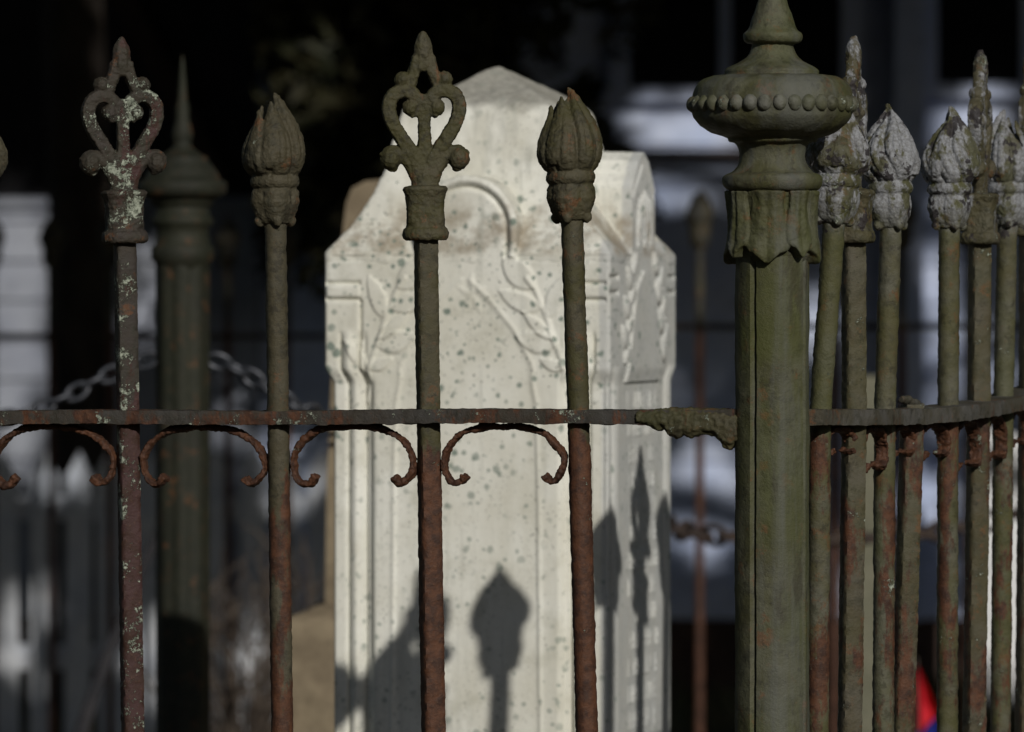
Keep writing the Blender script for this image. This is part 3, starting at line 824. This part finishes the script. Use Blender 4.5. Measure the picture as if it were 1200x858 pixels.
chain('chain', [PA(560, 500, 9.56), PA(620, 560, 9.6), PA(700, 590, 10.6), PA(800, 622, Yc), PA(865, 629, Yc), PA(1010, 631, Yc), PA(1085, 625, Yc), PA(1185, 604, Yc), PA(1300, 560, Yc)], .05, .0062, M['darkchain'], 'dark rusty chain hanging low across the back, right of the gravestone')

# ------------------------------------------------------------------ far iron fences
mbf = MB(); mbf.tube([(0, 0, -1.2), (0, 0, .2)], .0105, 8); FAR_ROD = smooth(mbf.mesh(), 40)
def dec(me, ratio):
    o = bpy.data.objects.new('tmp', me); COL.objects.link(o); m = o.modifiers.new('d', 'DECIMATE'); m.ratio = ratio
    bpy.context.view_layer.update(); out = bpy.data.meshes.new_from_object(o.evaluated_get(bpy.context.evaluated_depsgraph_get())); bpy.data.objects.remove(o); return out
TL, SL = dec(TORCH[0], .06), dec(SPEAR[0], .08)
def far_fence(Y, pxs, yr, label, kinds, rng):
    e = empty('iron_fence', P(pxs[len(pxs)//2], yr, Y)*1.0, label, 'iron fence'); e.location.z = 0
    for i, px in enumerate(pxs):
        p = P(px, yr, Y); o = link('picket', FAR_ROD, M['far_iron'], e, (p.x-e.location.x, 0, p.z))
        f = link('torch_finial' if kinds[i] == 'T' else 'spear_finial', TL if kinds[i] == 'T' else SL, M['far_iron'], o, (0, 0, .185))
    mb = MB(); mb.box(P(rng[0], yr, Y).x-e.location.x, P(rng[1], yr, Y).x-e.location.x, -.018, .018, p.z-.0075, p.z+.0075)
    link('rail', mb.mesh(), M['bark'], e)
far_fence(16, [-78, -9, 60, 129, 198, 267, 336, 405], 394, 'far dark iron fence at the left, seen behind the domed post', 'TTTTTTTT', (-110, 420))
far_fence(14, [741, 820, 899, 978, 1057, 1136, 1215, 1294], 383, 'far dark iron fence at the right with one torch finial beside the gravestone', 'TTTTTTTT', (720, 1330))

# ------------------------------------------------------------------ white picket fence, left
Yp = 17.2
pk = empty('picket_fence', P(120, 700, Yp), 'weathered white wooden picket fence with pointed tops at the lower left', 'picket fence'); pk.location.z = 0
mb = MB()
def onepicket(w_, zt): 
    mb = MB(); mb.loft([[(-w_, y, .05), (w_, y, .05), (w_, y, zt-.07), (0, y, zt), (-w_, y, zt-.07)] for y in (-.01, .01)]); return mb.mesh()
zt = P(90, 527, Yp).z; PKM = onepicket(.036, zt)
for i in range(12):
    p = P(8+41*i, 600, Yp); link('picket', PKM, M['picket'], pk, (p.x-pk.location.x, 0, random.uniform(-.01, .01)), (0, R(random.uniform(-.8, .8)), 0))
for z in (.25, zt-.20):
    mb = MB(); mb.box(P(-20, 0, Yp).x-pk.location.x, P(480, 0, Yp).x-pk.location.x, .012, .05, z, z+.07); link('rail', mb.mesh(), M['picket'], pk)

# ------------------------------------------------------------------ houses
def siding(x0, x1, y, z0, z1, expo=.13):
    mb = MB(); z = z0
    while z < z1:
        zt = min(z+expo, z1)
        mb.loft([[(x0, y-.022, z), (x1, y-.022, z), (x1, y+.01, z), (x0, y+.01, z)], [(x0, y-.006, zt), (x1, y-.006, zt), (x1, y+.01, zt), (x0, y+.01, zt)]])
        z = zt
    return mb.mesh()
YR = 20.0
hR = empty('house', (1.5, YR, 0), 'blue grey clapboard house in deep shade at the right, two dark windows', 'house')
xl = lambda px, Y=YR: P(px, 0, Y).x-1.5
x0 = xl(304); x1 = xl(1500)
def zy(py, Y=YR): return P(0, py, Y).z
link('siding', siding(x0, x1, 0, zy(725), 4.6), M['blue_siding'], hR)
mb = MB(); mb.box(x0+.02, x1-.02, .012, 6, 0, 4.6); link('wall', mb.mesh(), M['foundation'], hR)
for a, b, zs_, ze in ((738, 985, zy(103), 3.7), (1098, 1330, zy(98), 3.7)):
    A, B = xl(a), xl(b)
    mb = MB()
    for bx in ((A-.07, A, zs_-.0, ze+.08), (B, B+.07, zs_, ze+.08), (A-.07, B+.07, ze, ze+.09), (A-.09, B+.09, zs_-.05, zs_)): mb.box(bx[0], bx[1], -.05 if bx[3]-bx[2] > .06 else -.07, -.024, bx[2], bx[3])
    wf = link('window', mb.mesh(), M['trim'], hR)
    mb = MB(); mb.box(A, B, -.034, -.028, zs_, ze); link('pane', mb.mesh(), M['glass'], wf)
    mb = MB(); c = A+(B-A)*.45; mb.box(c-.02, c+.02, -.045, -.0345, zs_, ze); mb.box(A, B, -.046, -.035, (zs_+ze)/2-.02, (zs_+ze)/2+.02); link('muntin', mb.mesh(), M['trim'], wf)
mb = MB(); mb.box(x0, x1, -.09, -.024, zy(184), zy(176)); link('belt_board', mb.mesh(), M['foundation'], hR)
mb = MB(); mb.box(xl(1046), xl(1080), -.12, -.024, zy(725), 4.6); link('pilaster', mb.mesh(), M['trim'], hR)
mb = MB(); mb.loft([[(x0-.2, -.5, 4.55), (x1+.2, -.5, 4.55), (x1+.2, 3, 6.3), (x0-.2, 3, 6.3)], [(x0-.2, -.5, 4.7), (x1+.2, -.5, 4.7), (x1+.2, 3, 6.45), (x0-.2, 3, 6.45)]]); link('roof', mb.mesh(), M['roof'], hR)

YL = 19.96
hL = empty('house', (-2, YL, 0), 'older house at the left, pale lower siding under a dark shingled upper wall', 'house')
xl2 = lambda px: P(px, 0, YL).x+2
a0, a1 = xl2(-700), xl2(302)
link('siding', siding(a0, a1, 0, .25, zy(235, YL)), M['siding'], hL)
mb = MB(); mb.box(a0+.02, a1-.02, .012, 5, 0, zy(235, YL)-.001); link('wall', mb.mesh(), M['foundation'], hL)
mb = MB(); za = zy(200, YL); ap = xl2(140-220)
gz = [(a0, za), (a1+.02, za), (xl2(140), zy(0, YL)), (xl2(140-60), zy(-220*0-70, YL)), (a0, zy(-500, YL))]
mb.loft([[(x, y, z) for x, z in ((a0, zy(235, YL)+.004), (a1, zy(235, YL)+.004), (a1, 4.9), (a0, 4.9))] for y in (-.01, 5)])
link('upper_wall', mb.mesh(), M['shingle'], hL)
mb = MB(); A = Vector((xl2(256), -.06, zy(215, YL))); B = Vector((xl2(-18), -.06, zy(-318, YL)))
d = (B-A).normalized(); nn = Vector((-d.z, 0, d.x))*.038
mb.loft([[A+nn, A-nn, A-nn+Vector((0, .045, 0)), A+nn+Vector((0, .045, 0))], [B+nn, B-nn, B-nn+Vector((0, .045, 0)), B+nn+Vector((0, .045, 0))]]); link('sloping_board', mb.mesh(), M['foundation'], hL)
mb = MB(); mb.box(a0, a1+.03, -.05, -.024, zy(243, YL), zy(232, YL)); link('belt_board', mb.mesh(), M['siding'], hL)

# ------------------------------------------------------------------ trees
def leaves_mesh(n, pts, size, rnd, elong=1.6):
    vs = []; fs = []
    for k in range(n):
        c = pts(rnd)
        if c is None: continue
        a = Vector((rnd.gauss(0, 1), rnd.gauss(0, 1), rnd.gauss(0, .7))).normalized(); b = a.orthogonal().normalized(); b = Matrix.Rotation(rnd.uniform(0, 6.28), 3, a) @ b
        s = size*rnd.uniform(.6, 1.3); i = len(vs)
        vs += [c-a*s*elong*.5, c+b*s*.35, c+a*s*elong*.5, c-b*s*.35]; fs.append((i, i+1, i+2, i+3))
    me = bpy.data.meshes.new('leaves'); me.from_pydata([tuple(v) for v in vs], [], fs); me.update(); return me
def branch_mesh(segs):
    mb = MB()
    for pts, r0, r1 in segs:
        c = cr(pts, 5); m = len(c); mb.tube(c, [r0+(r1-r0)*i/(m-1) for i in range(m)], 10)
    me = mb.mesh(); rough(me, [(6, .02*segs[0][1]/.1, 1), (25, .008*segs[0][1]/.1, 1)], 2); return smooth(me, 60)
# evergreen behind the gravestone
ev = empty('evergreen_tree', (-.29, 19.2, 0), 'dark dense evergreen tree directly behind the white gravestone', 'tree')
rnd = random.Random(4)
clumps = [(rnd.gauss(0, .42), max(-.5, min(.4, rnd.gauss(0, .22))), 1.48+1.15*rnd.random(), rnd.uniform(.14, .26)) for _ in range(120)]
def evp(r):
    c = r.choice(clumps); k = Vector((r.gauss(0, 1), r.gauss(0, 1), r.gauss(0, 1))).normalized()*c[3]*r.random()**.4
    z = c[2]+k.z; lim = .655
    x = c[0]+k.x
    if x < -.50 or abs(x) > lim+.1*math.sin(z*9): return None
    return Vector((x, min(.66, c[1]+k.y), z))
me = leaves_mesh(20000, evp, .055, rnd, 2.0)
link('crown', me, M['evergreen'], ev)
link('trunk', branch_mesh([([(0, 0, 0), (.02, .03, 1.2), (-.02, 0, 2.0), (0, 0, 2.75)], .09, .02)]+[([(0, 0, .9+.3*k), (.3*math.cos(k*2.4), .3*math.sin(k*2.4), 1.1+.3*k), (.6*math.cos(k*2.4), .5*math.sin(k*2.4), 1.3+.3*k)], .03, .008) for k in range(9)]), M['bark'], ev)
# bare dark trunk at the left
tr = empty('tree_trunk', (P(92, 400, 18.6).x, 18.6, 0), 'thick dark tree trunk standing behind the lichen-covered spear finial at the left', 'tree')
tr.location.z = 0
link('trunk', branch_mesh([([(0, 0, -.05), (.01, 0, .6), (0, 0, 1.6), (-.03, 0, 2.6), (0, .1, 4.5)], .115, .085), ([(0, 0, 2.4), (-.5, .2, 3.3), (-1.2, .3, 4.6)], .06, .03), ([(0, 0, 2.7), (.5, .1, 3.6), (.9, .3, 5)], .06, .03)]), M['bark'], tr)

# big shade trees between the sun and the background (crowns above the picture)
LIT = []   # sun patches on walls and fence, made by leaving gaps in the crowns: (x, z, rx, rz, Y plane, strength)
def patch(px, py, rx, ry, Y, s=1.0):
    p = P(px, py, Y); k = Y/F; LIT.append((p.x, p.z, rx*k, ry*k, Y, s))
for a in ((800, 150, 70, 10, YR), (795, 212, 70, 22, YR), (830, 600, 40, 50, YR, .93), (1140, 420, 60, 30, YR, .88), (1110, 230, 30, 20, YR, .9), (1165, 150, 62, 26, YR), (1098, 322, 17, 42, YR, .98), (957, 385, 14, 38, YR, .98), (818, 450, 22, 48, YR, .88), (818, 575, 30, 36, YR, .91), (1095, 560, 22, 60, YR, .90),
          (18, 260, 34, 45, YL, .95), (16, 330, 36, 62, YL, .99), (22, 470, 32, 78, YL, .97), (178, 340, 18, 58, YL, .99), (247, 300, 14, 36, YL, .95), (300, 440, 24, 22, YL, .93), (290, 512, 22, 34, YL, .93), (356, 530, 16, 34, YL, .93),
          (85, 552, 20, 16, Yp, .94), (48, 556, 14, 16, Yp, .92), (34, 740, 14, 50, Yp, .93), (190, 780, 18, 60, Yp, .88), (345, 560, 20, 40, Yp, .93),
          (1160, 640, 50, 170, 19.3, 1.0), (1085, 815, 30, 42, 14.0, 1.0), (1020, 640, 22, 220, 12.6, .97), (820, 400, 10, 400, 14.0, .95)):
    patch(*a)
Ldir = -sdir
def lit_keep(c, r):  # drops leaves on the sun's path to a patch, shaping the light
    for x, z, rx, rz, Y, s in LIT:
        t = (Y-c.y)/Ldir.y
        hx = c.x+Ldir.x*t; hz = c.z+Ldir.z*t
        if ((hx-x)/(rx+.085))**2+((hz-z)/(rz+.085))**2 < 1.0 and r.random() < s: return False
    return True
sh = empty('unseen_shade_tree', (6.4, 10.5, 0), 'broad leafy tree above the picture, crown gaps cut to place sun patches', 'tree')
rnd = random.Random(12)
cl2 = [(rnd.uniform(-1.6, 7.0), rnd.uniform(8.3, 12.2), rnd.uniform(3.5, 8.8), rnd.uniform(.5, .9)) for _ in range(260)]
def shp(r):
    if r.random() < .6:
        q = Vector((r.uniform(-1.6, 7.2), r.uniform(8.4, 12), r.uniform(3.2, 9.0)+.3*r.random()))
        return q-sh.location if lit_keep(q, r) else None
    c = r.choice(cl2); k = Vector((r.gauss(0, 1), r.gauss(0, 1), r.gauss(0, 1))).normalized()*c[3]*r.random()**.4
    q = Vector((c[0]+k.x, c[1]+k.y, c[2]+k.z))
    if q.z < 3.1 or not lit_keep(q, r): return None
    return q-sh.location
link('crown', leaves_mesh(110000, shp, .14, rnd, 1.5), M['leaf'], sh)
seg = [([(0, 0, -.1), (-.1, 0, 2), (-.6, -.1, 4), (-1.2, -.2, 7)], .26, .10)]
for k in range(8):
    z = 3.2+.5*k; s = -1 if k % 3 else 1
    seg.append(([(-.35-.1*k, 0, z), (-.35+s*1.0, (k % 4-1.5)*.5, z+.5), (-.5+s*(2.0+.4*(k % 3)), (k % 4-1.5)*.9, z+1.0)], .09, .03))
link('trunk', branch_mesh(seg), M['bark'], sh)

# unseen tree and foliage screen, added to block sky light from the yard
sh2 = empty('unseen_shade_tree', (-4.8, 14.0, 0), 'second leafy tree, unseen, added above the yard to block sky light', 'tree')
rnd = random.Random(21)
def shp2(r):
    if r.random() < .45: q = Vector((r.uniform(-8, -1.4), r.uniform(8.5, 13), r.uniform(3.6, 8.5)))
    else: q = Vector((r.uniform(-6, 7), r.uniform(12.5, 19.2), r.uniform(4.6, 6.4)))
    return q-sh2.location if lit_keep(q, r) else None
link('crown', leaves_mesh(60000, shp2, .2, rnd, 1.5), M['leaf'], sh2)
link('trunk', branch_mesh([([(0, 0, -.1), (.1, 0, 2), (0, .1, 4), (.2, .2, 6.5)], .24, .08)]+[([(0, 0, 3+.4*k), (1.2*math.cos(k*1.9), 1.2*math.sin(k*1.9), 3.8+.4*k), (2.6*math.cos(k*1.9), 2.6*math.sin(k*1.9), 4.5+.4*k)], .08, .03) for k in range(6)]), M['bark'], sh2)
hg = empty('sky_block_hedge', (0, -13, 0), 'unseen foliage screen added behind the camera to block low sky light', 'sky_block_hedge')
link('foliage', leaves_mesh(30000, lambda r: Vector((r.uniform(-22, 22), r.gauss(0, .5), 5.2*r.random()**.8)), .45, random.Random(3), 1.4), M['leaf'], hg)
for x_ in range(-18, 19, 6): link('trunk', branch_mesh([([(x_, 0, 0), (x_+.1, 0, 1.5), (x_, 0, 3.5)], .10, .04)]), M['bark'], hg)

# twiggy shrub
sb = empty('shrub', (P(292, 700, 13.5).x, 13.5, 0), 'bare twiggy grey brown shrub between the domed post and the tan block', 'shrub')
mb = MB(); rnd = random.Random(9)
for k in range(60):
    a = rnd.uniform(0, 6.28); r = rnd.uniform(.03, .22); h = rnd.uniform(.35, .80)
    pts = cr([(0.02*math.cos(a), .02*math.sin(a), 0), (r*.4*math.cos(a), r*.4*math.sin(a), h*.4), (r*math.cos(a)+rnd.gauss(0, .03), r*math.sin(a), h*.75), (r*1.3*math.cos(a+.4), r*1.3*math.sin(a+.4), h)], 4)
    mb.tube(pts, [.006-.0045*i/(len(pts)-1) for i in range(len(pts))], 5)
    for q in range(4):
        p = pts[rnd.randrange(4, len(pts))]; e = p+Vector((rnd.gauss(0, .07), rnd.gauss(0, .07), rnd.uniform(.03, .12))); mb.tube([p, (p+e)/2+Vector((0, 0, .01)), e], [.003, .002, .001], 4)
link('twigs', mb.mesh(), M['dead'], sb)
# leaning fallen branch
mb = MB(); c = cr([P(88, 880, 12.0), P(110, 815, 12.1), P(138, 738, 12.2), P(172, 655, 12.4), P(198, 585, 12.6), P(206, 545, 12.7)], 5)
c = [Vector((P(60, 960, 11.9).x, 11.9, .0))]+c
mb.tube(c, [.016-.009*i/(len(c)-1) for i in range(len(c))], 8)
tag(link('fallen_branch', rough(mb.mesh(), [(30, .003, 1)], 1), M['shingle']), 'dark fallen branch leaning up to the domed iron post', 'branch')

# tan headstone far right, white post, little flag
Yt = 12.6; p = P(1019, 600, Yt)
mb = MB(); hw = 20*Yt/F; zt = P(0, 440, Yt).z
prof = [(-hw, 0), (hw, 0)]+[(hw*math.cos(a), zt-hw+hw*math.sin(a)) for a in [math.pi*i/12 for i in range(13)]]
mb.loft([[(x, y, z) for x, z in prof] for y in (-.03, .03)])
o = link('grave_marker', smooth(mb.mesh(), 30), M['tanstone'], None, (p.x, Yt, 0)); tag(o, 'narrow round-topped tan stone marker glimpsed between the right-hand fence bars', 'grave marker')
Yw = 19.3; p = P(1170, 600, Yw)
mb = MB(); hw = 32*Yw/F; zt = P(0, 500, Yw).z
mb.loft([[(-w_, -w_, z), (w_, -w_, z), (w_, w_, z), (-w_, w_, z)] for w_, z in ((hw, 0), (hw, zt-.09), (hw+.012, zt-.088), (hw+.012, zt-.05), (hw*.9, zt-.045), (.005, zt))])
o = link('wooden_post', mb.mesh(), M['white'], None, (p.x, Yw, 0)); tag(o, 'stout white painted square post in sun at the far right', 'post')
Yf = 14.0; p = P(1084, 858, Yf)
fl = empty('small_flag', (p.x, Yf, 0), 'small red and blue cloth flag drooping on a thin stick, low at the right', 'flag')
mb = MB(); zt = P(0, 776, Yf).z; mb.tube([(-.022, 0, 0), (-.022, 0, zt+.01)], .004, 8); link('stick', mb.mesh(), M['dead'], fl)
def cloth(pts, mat):
    mb = MB(); vs = []; fs = []; n_ = 14
    for i in range(n_+1):
        t = i/n_
        L0 = pts[0].lerp(pts[3], t); R0 = pts[1].lerp(pts[2], t)
        for j in range(n_+1):
            s = j/n_; q = L0.lerp(R0, s); q.y += .015*math.sin(s*9+t*2); vs.append(q)
    for i in range(n_):
        for j in range(n_): a = i*(n_+1)+j; fs.append((a, a+1, a+n_+2, a+n_+1))
    b = len(vs); vs += [v+Vector((0, .002, 0)) for v in vs]; fs += [tuple(x+b for x in f[::-1]) for f in fs]
    mb.add(vs, fs); me = bpy.data.meshes.new('c'); me.from_pydata([tuple(v) for v in mb.v], [], mb.f); me.update(); smooth(me, 0); link('cloth', me, mat, fl)
g = lambda x, y: Vector((P(x, y, Yf).x-p.x, 0, P(x, y, Yf).z))
cloth([g(1072, 782), g(1076, 782), g(1100, 838), g(1072, 862)], M['red'])
cloth([g(1072, 864), g(1101, 840), g(1102, 866), g(1074, 900)], M['blue'])

# grass in the yard behind
rnd = random.Random(5); vs = []; fs = []
for k in range(26000):
    y = rnd.uniform(13.5, 20.2); x = rnd.uniform(-1.9, 2.2)
    if noise.noise(Vector((x*2.2, y*2.2, 0))) < -.12: continue
    h = rnd.uniform(.03, .10); a = rnd.uniform(0, 6.28); w_ = .005; lx, ly = rnd.gauss(0, .02), rnd.gauss(0, .02); i = len(vs)
    vs += [(x-w_*math.cos(a), y-w_*math.sin(a), 0), (x+w_*math.cos(a), y+w_*math.sin(a), 0), (x+lx, y+ly, h)]; fs.append((i, i+1, i+2))
me = bpy.data.meshes.new('grass'); me.from_pydata(vs, [], fs); me.update()
tag(link('grass', me, M['grass']), 'short rough grass in the shaded yard behind', 'grass', kind='stuff')
